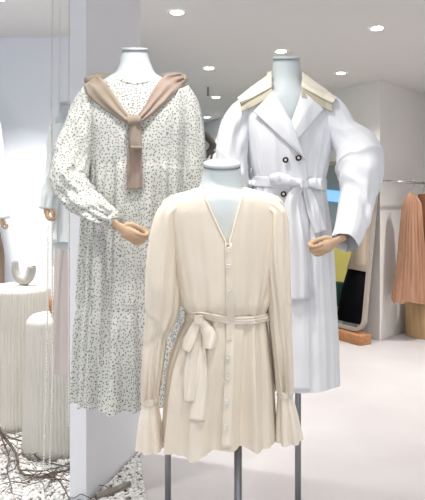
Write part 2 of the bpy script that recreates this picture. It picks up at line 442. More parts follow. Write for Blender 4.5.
driftwood(merge(branch([(-3, 428, .10), (8, 442, .06), (17, 457, .05), (19, 468, .04), (27, 475, .04), (41, 477, .03), (56, 473, .03), (70, 469, .03)], .008, .004, 14, 5),
                branch([(20, 470, .05), (38, 471, .05), (56, 468, .04), (69, 464, .03)], .004, .002, 2, 12)),
          'thickest dark branch curving across the pebbles in front of the short pedestal')
driftwood(branch([(-3, 424, .12), (9, 437, .08), (22, 441, .06), (30, 450, .05), (44, 461, .04), (60, 465, .03), (69, 467, .03)], .0055, .0025, 12, 9),
          'thinner branch running along the foot of the short pedestal')
driftwood(branch([(-2, 430, .09), (5, 446, .06), (9, 458, .05), (7, 469, .04), (9, 478, .03), (12, 489, .03)], .005, .002, 9, 3),
          'forked twig reaching down towards the lower left corner')
driftwood(branch([(50, 475, .04), (58, 480, .03), (64, 488, .03), (69, 498, .03)], .004, .002, 7, 8),
          'short twig between the main branch and the foot of the partition')
mesh = curve_tube([floor_pt(96, 497, .03), floor_pt(108, 492, .035), floor_pt(119, 488, .035), floor_pt(130, 483, .03)], [.011, .014, .013, .009], 10, 24, ref=Vector((0, 0, 1)))
driftwood(merge(mesh, curve_tube([floor_pt(106, 493, .035), floor_pt(110, 487, .05)], [.007, .003], 8, 8, ref=Vector((1, 0, .1)))),
          'pale grey log on the pebbles at the foot of the partition', M_log, 'log', 'driftwood_log', None)

# strands
def strand(path, label, name, m, r, sp):
    pts = [W(*q) for q in path]; out = []; k = 0; VV = []; FF = []
    L = [0]
    for i in range(1, len(pts)): L.append(L[-1]+(pts[i]-pts[i-1]).length)
    n = int(L[-1]/sp)
    for i in range(n):
        s = i*sp; q = [np.interp(s, L, [p[a] for p in pts]) for a in range(3)]
        VV.append(IV*r+np.array(q)); FF.append(IF+k); k += len(IV)
    t = tube_pts(pts, [r*0.35]*len(pts), [r*0.35]*len(pts), 5)
    VV.append(np.array([p[:] for p in t[0]])); FF = np.vstack(FF).tolist()+[tuple(a+k for a in f) for f in t[1]]
    return tag(link(name, np.vstack(VV), FF, m), label, 'bead strand', 'bead strands hanging from the ceiling at left')
ceil_row = HY-F*(H-EYE)/2.74
strand([(52.8, ceil_row, 2.74), (51.2, 140, 2.74), (53, 370, 2.74), (49.5, 470, 2.74)], 'long white bead strand crossing the short pedestal, right of the strand from the hand', 'bead_strand', M_pearl, .0052, .0125)
strand([(69.3, ceil_row, 2.7), (68.6, 140, 2.7), (69, 300, 2.7), (68.5, 430, 2.7)], 'white bead strand hanging along the left edge of the partition', 'bead_strand', M_pearl, .0052, .0125)
strand([(60.3, ceil_row, 2.7), (59.2, 112, 2.72)], 'short strand ending at the neck of the white shirt mannequin', 'bead_strand', M_pearl, .0045, .0125)
strand([(48, 226, 2.72), (46.8, 370, 2.74), (43.3, 474, 2.74)], 'white bead strand falling from the wooden hand of the white shirt mannequin', 'bead_strand', M_pearl, .0052, .0125)

# ------------------------------------------------------------------ hands
def hand_mesh(mirror=False):
    """loosely closed hand of unit length: +x to the fingers, +y to the thumb side, +z back of the hand"""
    ms = []
    def tb(P, r, N=12, fl=1.0):
        P = [Vector(p) for p in P]
        L = [0]
        for i in range(1, len(P)): L.append(L[-1]+(P[i]-P[i-1]).length)
        t = np.array(L)/L[-1]; M = 26; q = np.linspace(0, 1, M)
        X, Y, Z = (pchip(t, [p[i] for p in P], q) for i in range(3)); rr = np.interp(q, t, r)
        rr = rr*np.sqrt(np.clip(1-((q-0.5)*2)**14, 0.02, 1))
        return tube_pts([Vector(k) for k in zip(X, Y, Z)], rr, rr*fl, N, ref=Vector((0, 0.02, 1)))
    ms.append(tb([(-.45, 0, 0.0), (-.3, 0, 0), (-.12, 0, 0), (.08, 0, 0), (.3, 0.0, 0.01), (.55, -0.01, -0.02)], [.15, .15, .14, .19, .25, .22], 20, 0.68))
    for k, (y, L, zz) in enumerate(((.205, .92, -.02), (.070, 1.0, .0), (-.065, .95, -.01), (-.19, .80, -.05))):
        r = .066 if k < 3 else .056
        ms.append(tb([(.32, y*0.8, zz), (.55, y, zz+.05), (.55+.27*L, y*1.04, zz-.10), (.55+.30*L, y*1.02, zz-.30), (.55+.06*L, y*.97, zz-.40), (.55-.12*L, y*.92, zz-.33)],
                     [r*1.05, r*1.12, r, r*.95, r*.9, r*.7]))
    ms.append(tb([(.06, .10, -.04), (.22, .26, -.10), (.45, .29, -.17), (.64, .25, -.23), (.78, .18, -.25)], [.11, .10, .08, .072, .05]))
    V, Fc, _ = merge(*ms)
    if mirror:
        V = [Vector((a.x, -a.y, a.z)) for a in V]; Fc = [f[::-1] for f in Fc]
    return V, Fc
def add_hand(parent, pos, xdir, ydir, size, mirror=False):
    V, Fc = hand_mesh(mirror); x = Vector(xdir).normalized(); y = Vector(ydir); y = (y-x*y.dot(x)).normalized(); z = x.cross(y)
    if mirror: y = -y; z = x.cross(y)
    V = [pos + (x*a.x + y*a.y + z*a.z)*size for a in V]
    o = link('hand', V, Fc, M_wood_hand, parent)
    o['label'] = 'light wooden hand loosely closed'
    r = o.modifiers.new('fuse', 'REMESH'); r.mode = 'VOXEL'; r.voxel_size = size*0.02; r.use_smooth_shade = True
    s = o.modifiers.new('soft', 'SMOOTH'); s.factor = 0.5; s.iterations = 2
    return o

# ------------------------------------------------------------------ mannequins
def mannequin(name, label, d0, neck, torso, pole_px, pole_r, tilt=0.24, hand=None):
    """neck: (row, left, right) from the cap down; torso: rows hidden under the clothes"""
    base = Vector(((pole_px-CX)/F*d0, d0, 0.0))
    t = thing('mannequin', base, label, 'mannequin', 'headless white mannequins on steel poles')
    rows = [(y, a, b, (b-a)/2*d0/F*0.95) for y, a, b in neck]+torso
    V, Fc, UV = loft(rows, d0, 72, 80, kf=0.0, closed_top=True, closed_bottom=True, p=1.0)
    ty = EYE+(HY-neck[0][0])/F*d0
    def tl(v):
        k = max(0.0, 1-(ty-v.z)/0.07); return Vector((v.x, v.y, v.z+(v.y-d0)*tilt*k))
    V = [tl(v) for v in V]
    link('torso', V, Fc, M_manq, t)
    a = neck[0]; r = (a[2]-a[1])/2*d0/F; c = Vector((((a[1]+a[2])/2-CX)/F*d0, d0, ty))
    v, f, _ = lathe([(r*0.9, -0.002), (r*0.9, 0.003), (r*1.01, 0.0035), (r*1.01, 0.010), (r*0.98, 0.013), (r*0.4, 0.0145), (0.002, 0.015)], c, 40)
    v = [Vector((p.x, p.y, p.z+(p.y-d0)*tilt)) for p in v]
    link('neck_cap', v, f, M_manq, t)
    zb = min(p.z for p in V)
    v, f, _ = rod(base+Vector((0, 0, 0.012)), Vector((base.x, d0, zb+0.05)), pole_r, 20); link('pole', v, f, M_steel, t)
    v, f, _ = lathe([(0.12, 0.0), (0.12, 0.006), (0.11, 0.012), (0.02, 0.014)], base, 40); link('base', v, f, M_steel, t)
    return t

DD = 2.22
m_dress = mannequin('mannequin', 'white headless mannequin under the dotted dress, wooden hand at the waist', DD,
    [(51.5, 122, 147.5), (58, 120.5, 149), (66, 119, 152), (74, 115, 156)], [(80, 104, 166, .075), (95, 92, 178, .09), (130, 98, 176, .10), (180, 104, 172, .085), (230, 96, 178, .10), (280, 100, 176, .09)], 168, .0115)
DT = 2.22
m_trench = mannequin('mannequin', 'white headless mannequin under the trench coat, wooden hand at the belt', DT,
    [(60, 273, 300), (67, 272.5, 300.5), (80, 271.5, 302), (92, 266, 308)], [(100, 250, 326, .09), (125, 248, 328, .105), (180, 258, 318, .085), (240, 252, 326, .10), (290, 256, 322, .09)], 298, .0115)
DB = 1.58
m_blouse = mannequin('mannequin', 'white headless mannequin in front under the cream blouse', DB,
    [(167, 203.5, 240.5), (172, 203, 241), (182, 201, 243.5), (192, 194, 250)], [(200, 178, 268, .085), (225, 172, 276, .10), (260, 176, 270, .10), (315, 192, 262, .08), (370, 180, 266, .10), (420, 186, 262, .09)], 238, .0105)

# ------------------------------------------------------------------ dotted dress
def cloth_folds(A, R, cz, seed, wr=0.0, wz=0.05, pleat=None):
    def f(c, s, py):
        a = A(py); v = a*nz(R*c, R*s, cz*py+seed)*1.6
        v += a*0.5*nz(R*2.1*c, R*2.1*s, cz*1.3*py+seed+7)
        if wr: v += wr*nz(3*c, 3*s, wz*py+seed+20)
        if pleat:
            k, pa = pleat; ph = k*math.atan2(s, c)+2.2*nz(2.5*c, 2.5*s, py*.006+seed); v += pa(py)*(math.sin(ph)+.4*math.sin(2.3*ph+1))
        return v
    return f
def step(py, pts):
    return float(np.interp(py, [p[0] for p in pts], [p[1] for p in pts]))

dress = thing('dotted_dress', Vector((W(136, 300, DD).x, DD, W(0, 412, DD).z)), 'long off-white dress with tiny dark dots and tiered skirt', 'dress')
fd = cloth_folds(lambda y: step(y, [(75, 0), (100, .004), (160, .005), (168, .016), (230, .026), (302, .026), (312, .016), (322, .025), (410, .034)]), 4.2, .005, 1.3, .004, pleat=(26, lambda y: step(y, [(160, 0), (166, .004), (200, .009), (302, .010), (313, .006), (322, .009), (410, .010)])))
body_d = loft([(74.5, 115, 156, .058), (78, 106, 165, .074), (82, 95, 177, .085), (90, 86, 187, .097), (105, 83, 190, .112), (130, 86, 188, .125), (163, 87, 187, .125), (168, 86, 188, .128), (200, 84, 188, .128), (260, 80, 186, .135), (308, 79, 185, .139), (318, 78, 186, .143), (360, 76, 189, .153), (408, 74, 192, .165)],
              DD, 200, 150, fd, hem=lambda c, s: 4*nz(3.2*c, 3.2*s, 4.4)+2)
link('bodice_and_skirt', *body_d[:2], M_dots, dress, uv=body_d[2])
def sf(A, seed, R=2.2, cz=2.5, cr=()):
    """long folds plus crease ridges cr = (place along, height, width, slant)"""
    def f(c, s, t, ln):
        a = A(t) if callable(A) else A
        v = a*(nz(R*c, R*s, cz*t*3+seed)*1.5+0.5*nz(2*R*c, 2*R*s, cz*t*5+seed+3))
        for t0, h, w, k in cr:
            e = (t-t0-k*c-.02*nz(1.5*c, 1.5*s, t0*9+seed))/w
            v += h*(math.exp(-abs(e)/(.9 if e < 0 else .28))-.7*math.exp(-(e-1.1)**2/.5))*(.55+.45*s if s > -.5 else .3)
        return v
    return f
slL = sweep([(96, 90, 2.20, 10, .05), (86, 106, 2.19, 13, .06), (80, 130, 2.17, 16, .065), (72, 155, 2.14, 18, .065), (68, 176, 2.10, 17.5, .062), (79, 196, 2.06, 16.5, .06), (96, 210, 2.02, 13, .052), (108, 217, 1.995, 11.5, .045), (114, 219.5, 1.985, 8, .032)], 72, 110, sf(lambda t: .008+.014*t, 2.2, cr=[(.50, .012, .03, .10), (.62, .016, .03, .12), (.74, .014, .03, -.10), (.86, .012, .025, .1)]))
link('sleeve', *slL[:2], M_dots, dress, uv=slL[2])
cf = sweep([(112.5, 219, 1.986, 8.6, .034), (117, 221, 1.978, 8.8, .034)], 40, 6, None); link('cuff', *cf[:2], M_dots, dress, uv=cf[2])
slR = sweep([(180, 90, 2.21, 10, .05), (189, 108, 2.22, 11, .06), (194, 150, 2.23, 12, .065), (195, 200, 2.23, 13, .065), (193, 250, 2.22, 13, .06), (190, 285, 2.21, 8, .04)], 60, 80, sf(lambda t: .004+.008*t, 5.2))
link('sleeve', *slR[:2], M_dots, dress, uv=slR[2])
tD = bvh(body_d, slL, slR)
ribbon('neckline_binding', [(116, 75.5, .9), (122, 80.5, .9), (136, 83, .9), (149, 80.5, .9), (155, 75.5, .9)], tD, DD-.06, M_dots, dress, off=.003, thick=.004, nu=6)
add_hand(m_dress, W(121, 228, 1.965), (.82, -.1, -.55), (.35, -.42, .80), 0.100)

# sweater over the shoulders
sw = thing('sweater', W(134, 122, 2.08), 'taupe knitted sweater tied around the shoulders of the dotted dress', 'sweater')
def knitfold(n, a): return lambda t, u: a*math.cos(n*PI*u+2*t)
ribbon('left_sleeve', [(91, 80, 8.5), (97, 89, 11), (108, 101, 9), (120, 113, 6), (131, 122, 4)], tD, 2.16, M_sweater, sw, off=.004, thick=.012, bulge=.014, wave=knitfold(2, .003))
ribbon('right_sleeve', [(183, 77, 5), (170, 84, 10), (160, 96, 9.5), (150, 109, 6.5), (138, 121, 4)], tD, 2.16, M_sweater_lit, sw, off=.004, thick=.012, bulge=.014, wave=knitfold(2.5, .004))
# the back of the sweater behind the neck
bk = tube_pts([W(89, 82, 2.19), W(97, 79, 2.25), W(115, 80, 2.31), W(136, 82, 2.33), W(157, 80, 2.31), W(174, 78, 2.25), W(184, 80, 2.19)], [.022]*7, [.016]*7, 20)
link('back_panel', *bk[:2], M_sweater, sw)
ribbon('sleeve_end', [(135, 139, 6.2), (134.5, 158, 7.5), (134.5, 176, 7.5), (134.5, 189, 7.8)], tD, 2.09, M_sweater_lit, sw, off=.008, thick=.010, bulge=.008, wave=knitfold(2, .002))
ribbon('sleeve_end', [(134, 119, 6.8), (135, 130, 6.0), (135.5, 142, 5.8), (136, 150, 5.4)], tD, 2.09, M_sweater, sw, off=.024, thick=.012, bulge=.012, wave=knitfold(1.5, .002))
ribbon('knot', [(127.5, 121, 4.5), (134, 120, 5), (140.5, 120, 4.2)], tD, 2.09, M_sweater, sw, off=.03, thick=.02, bulge=.014)
ribbon('rib_cuff', [(130.5, 147.5, 1.6), (141.5, 147.5, 1.6)], tD, 2.09, M_sweater, sw, off=.040, thick=.004, bulge=.004)

# ------------------------------------------------------------------ trench coat
trench = thing('trench_coat', Vector((W(288, 300, DT).x, DT, W(0, 392, DT).z)), 'white double-breasted trench coat with tied belt and wide sleeves', 'coat')
ft = cloth_folds(lambda y: step(y, [(73, 0), (100, .003), (150, .006), (180, .012), (195, .014), (240, .012), (392, .012)]), 3.6, .004, 6.1, .006, .03, pleat=(20, lambda y: step(y, [(120, 0), (165, .003), (180, .005), (195, .004), (260, .002), (392, .001)])))
VN = [(274.5, 91), (301.5, 91), (291.5, 121)]
def vneck(poly, d0):
    def dr(c):
        if c.y > d0: return False
        return in_poly(CX+F*c.x/c.y, HY-F*(c.z-EYE)/c.y, poly)
    dr.poly = poly
    return dr
body_t = loft([(82, 265, 309, .066), (86, 255, 317, .078), (92, 243, 329, .092), (102, 235, 338, .108), (116, 236, 338, .12), (140, 243, 334, .125), (165, 248, 328, .118), (182, 252, 325, .11), (192, 251, 326, .115), (250, 245, 333, .135), (330, 243, 337, .145), (388, 241, 339, .155)], DT, 180, 130, ft,
              hem=lambda c, s: (3 if s > .2 else -3), drop=vneck([(270, 80), (274.5, 92), (291.5, 121), (301, 92), (304, 80)], DT))
link('coat_body', *body_t[:2], M_trench, trench, uv=body_t[2])
tsL = sweep([(262, 109, 2.22, 12, .06), (248, 110, 2.21, 13, .07), (239, 120, 2.20, 14.5, .075), (233, 142, 2.19, 16, .07), (231, 170, 2.18, 17, .07), (232, 220, 2.16, 18, .07), (238, 265, 2.14, 17, .065)], 60, 80, sf(lambda t: .008+.010*t, 8.2, 2.0, 2, cr=[(.45, .014, .03, .1), (.55, .012, .03, -.1)]))
link('sleeve', *tsL[:2], M_trench, trench, uv=tsL[2])
tsR = sweep([(308, 108, 2.22, 13, .06), (322, 108, 2.21, 14, .07), (331, 115, 2.19, 16, .075), (341, 132, 2.17, 15.5, .075), (357, 151, 2.13, 22, .08), (361, 165, 2.10, 23.5, .08), (361, 178, 2.07, 21.5, .078), (359.5, 192, 2.05, 18.5, .07), (355, 212, 2.01, 17, .062), (350, 230, 1.97, 15.5, .056), (344, 243, 1.945, 14, .05)], 80, 120, sf(lambda t: .004+.008*min(1, t*2), 3.9, 1.3, .8, cr=[(.30, .010, .05, .10), (.49, .034, .045, -.025), (.60, .022, .04, .05), (.74, .024, .045, .13)]), cap=False)
link('sleeve', *tsR[:2], M_trench, trench, uv=tsR[2])
tT = bvh(body_t, tsL, tsR)
ribbon('turned_cuff', [(333, 237, 5), (340, 243, 5), (347, 249, 4)], tT, 1.93, M_trench, trench, off=.006, thick=.006, bulge=.004)
# collar: raised band round the neck, leaf and the shade painted below it
def collar_side(sg):
    X = lambda x: 287+sg*(x-287)
    panel('collar', [(X(271.5), 72), (X(262), 79), (X(250), 87.5), (X(237), 98)], [(X(272), 87), (X(265), 91), (X(254), 97), (X(241.5), 103.5)], tT, DT-.06, M_cream, trench, off=.020, thick=.010, wave=lambda t, u: .010*math.sin(PI*(u+1)/2))
    panel('under_collar_shade', [(X(272), 87), (X(262), 91), (X(250), 97), (X(241), 103)], [(X(272.5), 97), (X(263), 101), (X(254), 106), (X(241), 112)], tT, DT-.08, M_collar_shade, trench, off=.013, thick=.006)
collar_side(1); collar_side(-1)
v, f, _ = tube_pts([W(272, 88, 2.165), W(269, 80, 2.20), W(270, 75, 2.25), W(279, 72, 2.29), (W(287, 72, 2.30)), W(295, 72, 2.29), W(304, 75, 2.25), W(305, 80, 2.20), W(302, 88, 2.165)], [.008, .012, .014, .016, .018, .016, .014, .012, .008], [.005]*9, 14)
link('collar_stand', v, f, M_cream, trench)
# overlapping front and lapels
panel('front_flap', [(291.5, 121), (305, 160), (309, 182), (309, 250), (309.5, 330), (310, 391)], [(262, 112), (262, 150), (266, 182), (268, 250), (270, 330), (270, 391)], tT, DT-.12, M_trench, trench, off=.004, thick=.004, nu=30, nv=70)
panel('lapel', [(303, 91), (299, 101), (295, 111), (291.5, 121)], [(324, 109), (315.5, 119), (307, 129), (298, 139)], tT, DT-.1, M_trench, trench, off=.010, thick=.004, wave=lambda t, u: .006*(1-abs(u)))
panel('lapel', [(272.5, 91), (279, 102), (285, 111), (291.5, 121), (305, 159)], [(253.5, 111.5), (266, 123), (279, 135), (292, 147), (305, 159.5)], tT, DT-.1, M_trench, trench, off=.015, thick=.004, wave=lambda t, u: .006*(1-abs(u)))
def button(px, py, tree, dflt, parent, r, m, off, name='button'):
    q = W(px, py, depth(tree, px, py, dflt)-off); N = 20; V = []; Fc = []
    prof = [(1.0, .0), (1.0, -.35), (.85, -.55), (.6, -.5), (.35, -.35), (.02, -.35)]
    for rr, yy in prof: V += [q+Vector((rr*r*math.cos(2*PI*j/N), yy*r, rr*r*math.sin(2*PI*j/N))) for j in range(N)]
    for i in range(len(prof)-1): Fc += [(i*N+j, i*N+(j+1) % N, (i+1)*N+(j+1) % N, (i+1)*N+j) for j in range(N)]
    Fc.append(tuple(range(N)))
    b = link(name, V, Fc, m, parent)
    return b
for x, y in ((285.5, 160), (298.5, 158), (283.5, 194)):
    b = button(x, y, tT, DT-.12, trench, .0105, M_dark, .012); b['label'] = 'dark brown button with pale centre'
    q = W(x, y, depth(tT, x, y, DT-.12)-.0135)
    v, f, _ = tube_pts([q+Vector((0, .002, 0)), q+Vector((0, -.003, 0))], [.0045]*2, [.0045]*2, 14, ref=Vector((0, 0, 1))); link('button_centre', v, f, M_cream, b)
belt = ribbon('belt', [(249, 181, 5), (270, 182, 5), (290, 183.5, 5), (308, 184, 5), (327, 184, 5)], tT, DT-.11, M_trench, trench, off=.008, thick=.006, bulge=.004)
ribbon('bow_loop', [(304, 184, 2.5), (290, 181, 5), (278, 179, 6.5), (270, 179.5, 4.5)], tT, DT-.13, M_trench, belt, off=.018, thick=.014, bulge=.018)
ribbon('bow_loop', [(304, 184, 2.5), (313, 183, 5), (321, 184.5, 6), (326, 186, 4.5)], tT, DT-.13, M_trench, belt, off=.018, thick=.014, bulge=.018)
ribbon('belt_tail', [(303, 185, 3), (295, 193, 5.5), (291.5, 205, 7), (294, 235, 9.5), (297.5, 265, 10.5), (299, 300, 10.5)], tT, DT-.13, M_trench, belt, off=.016, thick=.004, bulge=.004, wave=knitfold(1.5, .003))
ribbon('belt_tail', [(305, 186, 3), (309, 196, 5), (314, 212, 6.5), (321, 232, 6.5)], tT, DT-.13, M_trench, belt, off=.018, thick=.004, bulge=.004, wave=knitfold(1.5, .003))
ribbon('bow_knot', [(304.5, 179.5, 4), (304.5, 184, 4.6), (304, 188, 3.6)], tT, DT-.13, M_trench, belt, off=.032, thick=.016, bulge=.014)
panel('belt_loop', [(249, 168), (249, 190)], [(252, 168), (252, 190)], tT, DT-.08, M_trench, trench, off=.02, thick=.004, nu=5)
add_hand(m_trench, W(335, 242, 1.925), (-.88, -.1, -.46), (-.35, -.42, .80), 0.092, True)

# ------------------------------------------------------------------ cream blouse
blouse = thing('belted_blouse', Vector((W(220, 300, DB).x, DB, W(0, 452, DB).z)), 'cream V-neck blouse with tie belt and ruffled cuffs, in front', 'blouse')
fb = cloth_folds(lambda y: step(y, [(186, 0), (205, .003), (250, .007), (300, .013), (318, .006), (330, .012), (380, .020), (452, .026)]), 3.4, .004, 2.7, .004, .03, pleat=(15, lambda y: step(y, [(200, 0), (290, .002), (316, .004), (330, .0035), (452, .004)])))
VB = [(202, 178), (203, 190), (211, 209), (228, 245), (236, 214), (243, 190), (244, 178)]
body_b = loft([(187, 198, 247, .066), (190, 188, 258, .080), (195, 171, 275, .092), (202, 162, 283, .102), (215, 160, 285, .112), (245, 165, 282, .120), (285, 173, 277, .124), (305, 178, 272, .124), (313, 183, 269, .116), (318, 187, 267, .105), (324, 186, 267, .107), (345, 177, 269, .12), (385, 166, 272, .135), (452, 160, 274, .155)], DB, 220, 170, fb,
              hem=lambda c, s: step(c, [(-1, 4), (-.75, 6), (-.4, 6), (-.2, -1), (.1, -7), (.5, -1), (.8, 5), (1, 3)]) if s > 0 else 0, drop=vneck(VB, DB))
link('blouse_body', *body_b[:2], M_blouse, blouse, uv=body_b[2])
bsL = sweep([(192, 207, 1.585, 10, .06), (177, 208.5, 1.58, 11, .075), (168.5, 219, 1.57, 13.5, .08), (165.5, 250, 1.56, 16.5, .08), (163.5, 285, 1.55, 18, .08), (162.5, 306, 1.545, 17, .07), (156, 335, 1.545, 12, .055), (152.5, 370, 1.54, 9.5, .045), (150, 398, 1.54, 7.8, .034)], 72, 110, sf(lambda t: .004+.017*t, 1.9, 2.4, .7, cr=[(.62, .014, .03, .06), (.68, .010, .025, -.05)]))
link('sleeve', *bsL[:2], M_blouse, blouse, uv=bsL[2])
bsR = sweep([(252, 207, 1.585, 10, .06), (266, 208.5, 1.58, 11, .075), (274.5, 219, 1.57, 12.5, .08), (275, 250, 1.56, 14, .08), (277.5, 290, 1.555, 13, .072), (280, 325, 1.55, 11.5, .055), (283, 360, 1.545, 9, .045), (284.5, 391, 1.545, 7.2, .034)], 72, 110, sf(lambda t: .004+.018*t, 7.4, 2.6, .6))
link('sleeve', *bsR[:2], M_blouse, blouse, uv=bsR[2])
def ruffle(path, seed): return sweep(path, 90, 30, lambda c, s, t, ln: (.002+.006*t)*math.sin(7*math.atan2(s, c)+seed+1.5*nz(2*c, 2*s, seed))+.009*t*nz(3*c, 3*s, seed), cap=False)
for pth, sd in (([(150, 397, 1.54, 7.6, .033), (150, 402, 1.54, 7.8, .033), (149.8, 418, 1.538, 10.5, .04), (150, 447, 1.535, 13.5, .05)], 1.0),
                ([(284.5, 390, 1.545, 7.0, .033), (284.8, 395, 1.545, 7.3, .033), (286.5, 412, 1.542, 9.8, .04), (289, 439, 1.54, 12.8, .048)], 2.6)):
    r = ruffle(pth, sd); link('ruffled_cuff', *r[:2], M_satin, blouse, uv=r[2])
    a = pth[0]; w = sweep([(a[0], a[1]-1, a[2], a[3]+.9, a[4]+.004), (a[0], a[1]+5, a[2], a[3]+.9, a[4]+.004)], 40, 5); link('cuff_band', *w[:2], M_satin, blouse)
tB = bvh(body_b, bsL, bsR)
ribbon('neckline_facing', [(203, 187, 2.6), (211.5, 208, 2.4), (220, 227, 2.2), (228.5, 245, 1.6)], tB, DB-.09, M_blouse, blouse, off=.004, thick=.004, nu=8)
ribbon('neckline_facing', [(243, 187, 2.6), (238, 206, 2.4), (233.5, 224, 2.2), (228.5, 245, 1.6)], tB, DB-.09, M_blouse, blouse, off=.004, thick=.004, nu=8)
ribbon('button_placket', [(228.5, 243, 3.6), (230, 280, 4.4), (230.5, 318, 4.4), (229, 380, 4.8), (226, 449, 5)], tB, DB-.12, M_blouse, blouse, off=.004, thick=.003, nu=10)
for x, y in ((228.6, 250), (228.6, 266.5), (229.6, 289), (229.2, 338), (228.2, 357), (227.3, 377), (226.6, 402), (225.5, 427)):
    button(x, y, tB, DB-.12, blouse, .0062, M_pearl, .008)['label'] = 'small pearly button'
belt = ribbon('belt', [(185, 317, 4), (200, 315.5, 3.8), (215, 318, 3.6), (235, 320.5, 3.8), (252, 320, 4), (269, 317, 4.4)], tB, DB-.11, M_satin, blouse, off=.006, thick=.006, bulge=.005, wave=knitfold(3, .0012))
ribbon('bow_loop', [(198, 320, 3), (194, 330, 5.5), (189, 342, 6.5), (186, 351, 4)], tB, DB-.12, M_satin, belt, off=.016, thick=.012, bulge=.014)
ribbon('bow_loop', [(199, 320, 3), (206, 329, 6), (210, 339, 7.5), (209, 349, 5)], tB, DB-.12, M_satin, belt, off=.020, thick=.014, bulge=.018)
ribbon('belt_tail', [(198, 321, 4), (195, 345, 6), (191, 375, 7), (189, 402, 5)], tB, DB-.12, M_satin, belt, off=.012, thick=.004, bulge=.004, wave=knitfold(2, .002))
ribbon('belt_tail', [(199, 321, 4), (200, 350, 6), (200, 385, 8), (197, 421, 8)], tB, DB-.12, M_satin, belt, off=.008, thick=.004, bulge=.004, wave=knitfold(2, .002))
ribbon('bow_knot', [(198.5, 316, 4), (198.5, 320, 4.6), (198, 324, 3.6)], tB, DB-.12, M_satin, belt, off=.036, thick=.016, bulge=.012)

# ------------------------------------------------------------------ left background: shirt mannequin, coat mannequin
DS = 2.86
m_shirt = mannequin('mannequin', 'white headless mannequin half hidden behind the partition, wooden fist beside the wall', DS,
    [(104, 59, 79), (112, 58.5, 80), (120, 55, 84)], [(128, 50, 92, .07), (160, 54, 86, .08), (200, 58, 80, .07), (240, 54, 86, .08), (262, 57, 82, .07)], 72, .010)
shirt = thing('white_shirt', Vector((W(70, 240, DS).x, DS, W(0, 243, DS).z)), 'pale white belted shirt on the mannequin behind the dotted sleeve', 'shirt')
fs = cloth_folds(lambda y: step(y, [(116, 0), (150, .006), (192, .004), (243, .012)]), 3, .006, 4.2)
bs = loft([(117, 56, 83, .05), (124, 52, 89, .07), (140, 51, 90, .09), (170, 54, 86, .09), (195, 56, 83, .08), (205, 54, 84, .085), (242, 53, 87, .10)], DS, 90, 60, fs)
link('shirt_body', *bs[:2], M_mint, shirt)
ss = sweep([(57, 122, DS-.01, 5, .04), (53, 145, DS-.03, 5.5, .045), (51.5, 170, DS-.06, 5.5, .045), (48.5, 195, DS-.09, 7, .045), (46.5, 209, DS-.1, 7.5, .04)], 40, 50, sf(.008, 2.9)); link('sleeve', *ss[:2], M_mint, shirt)
tS = bvh(bs, ss)
belt = ribbon('belt', [(55, 197, 2.5), (62, 195, 2.5), (72, 196, 2.5)], tS, DS-.1, M_mint, shirt, off=.008, thick=.006, nu=8)
ribbon('belt_tail', [(59, 196, 2), (55.5, 205, 2.4), (54.5, 240, 2.6), (54.5, 266, 2.4)], tS, DS-.11, M_mint, belt, off=.01, thick=.005, nu=8)
ribbon('bow_knot', [(57, 193, 3), (61, 196, 3)], tS, DS-.1, M_mint, belt, off=.016, thick=.012, nu=8, bulge=.01)
skirt = loft([(238, 57, 82, .068), (262, 55.5, 84, .085), (300, 55, 84, .095), (374, 55, 85, .105)], DS, 90, 50, cloth_folds(lambda y: .006, 2.5, .003, 3.3))
tag(link('skirt', *skirt[:2], M_greige, uv=skirt[2]), 'straight greige skirt below the white shirt, behind hanging beads', 'skirt')
add_hand(m_shirt, W(46.5, 205, DS-.1), (.12, -.25, -.95), (.5, -.8, 0), 0.085)

DC = 3.95
m_coat = mannequin('mannequin', 'mannequin behind the taller pedestal at the left edge, mostly outside the picture', DC,
    [(80, -36, -22), (90, -37, -21)], [(100, -48, -10, .07), (140, -46, -12, .09), (200, -44, -14, .08), (240, -44, -14, .08)], -29, .012)
coat = thing('white_coat', Vector((W(-26, 225, DC).x, DC, W(0, 230, DC).z)), 'white coat sleeve hanging at the left edge above the pedestal', 'coat')
bc = loft([(96, -42, -16, .06), (104, -52, -6, .09), (140, -50, -6, .11), (228, -50, -6, .12)], DC, 70, 40, cloth_folds(lambda y: .006, 3, .004, 8.3)); link('coat_body', *bc[:2], M_trench, coat)
sc_ = sweep([(-9, 106, DC-.02, 6, .05), (-6, 140, DC-.03, 8, .06), (-2.5, 180, DC-.05, 9.5, .06), (0, 219, DC-.06, 10.5, .06)], 40, 40, sf(.004, 6.9)); link('sleeve', *sc_[:2], M_trench, coat)
add_hand(m_coat, W(2.5, 219, DC-.06), (.05, -.1, -1), (.4, -.9, 0), 0.075)
tr = loft([(226, -44, -2, .10), (260, -42, 3.5, .11), (300, -40, 3.5, .11), (385, -38, 3, .10)], DC, 60, 40, cloth_folds(lambda y: .004, 2.5, .003, 5.5))
tag(link('trousers', *tr[:2], M_umber), 'brown trousers behind the taller pedestal at the left edge', 'trousers')
v, f, _ = tube_pts([W(49, 306, 3.0)+Vector((-.02, .03, 0)), W(49, 306, 3.0)+Vector((.02, .03, 0))], [.05, .05], [.05, .05], 24, ref=Vector((0, 0, 1)))
dz = sz+0.008-min(a.z for a in v); v = [a+Vector((0, .09, dz)) for a in v]
tag(link('wooden_disc', v, f, M_oak2), 'small brown wooden disc peeking out on top of the short pedestal', 'ornament')

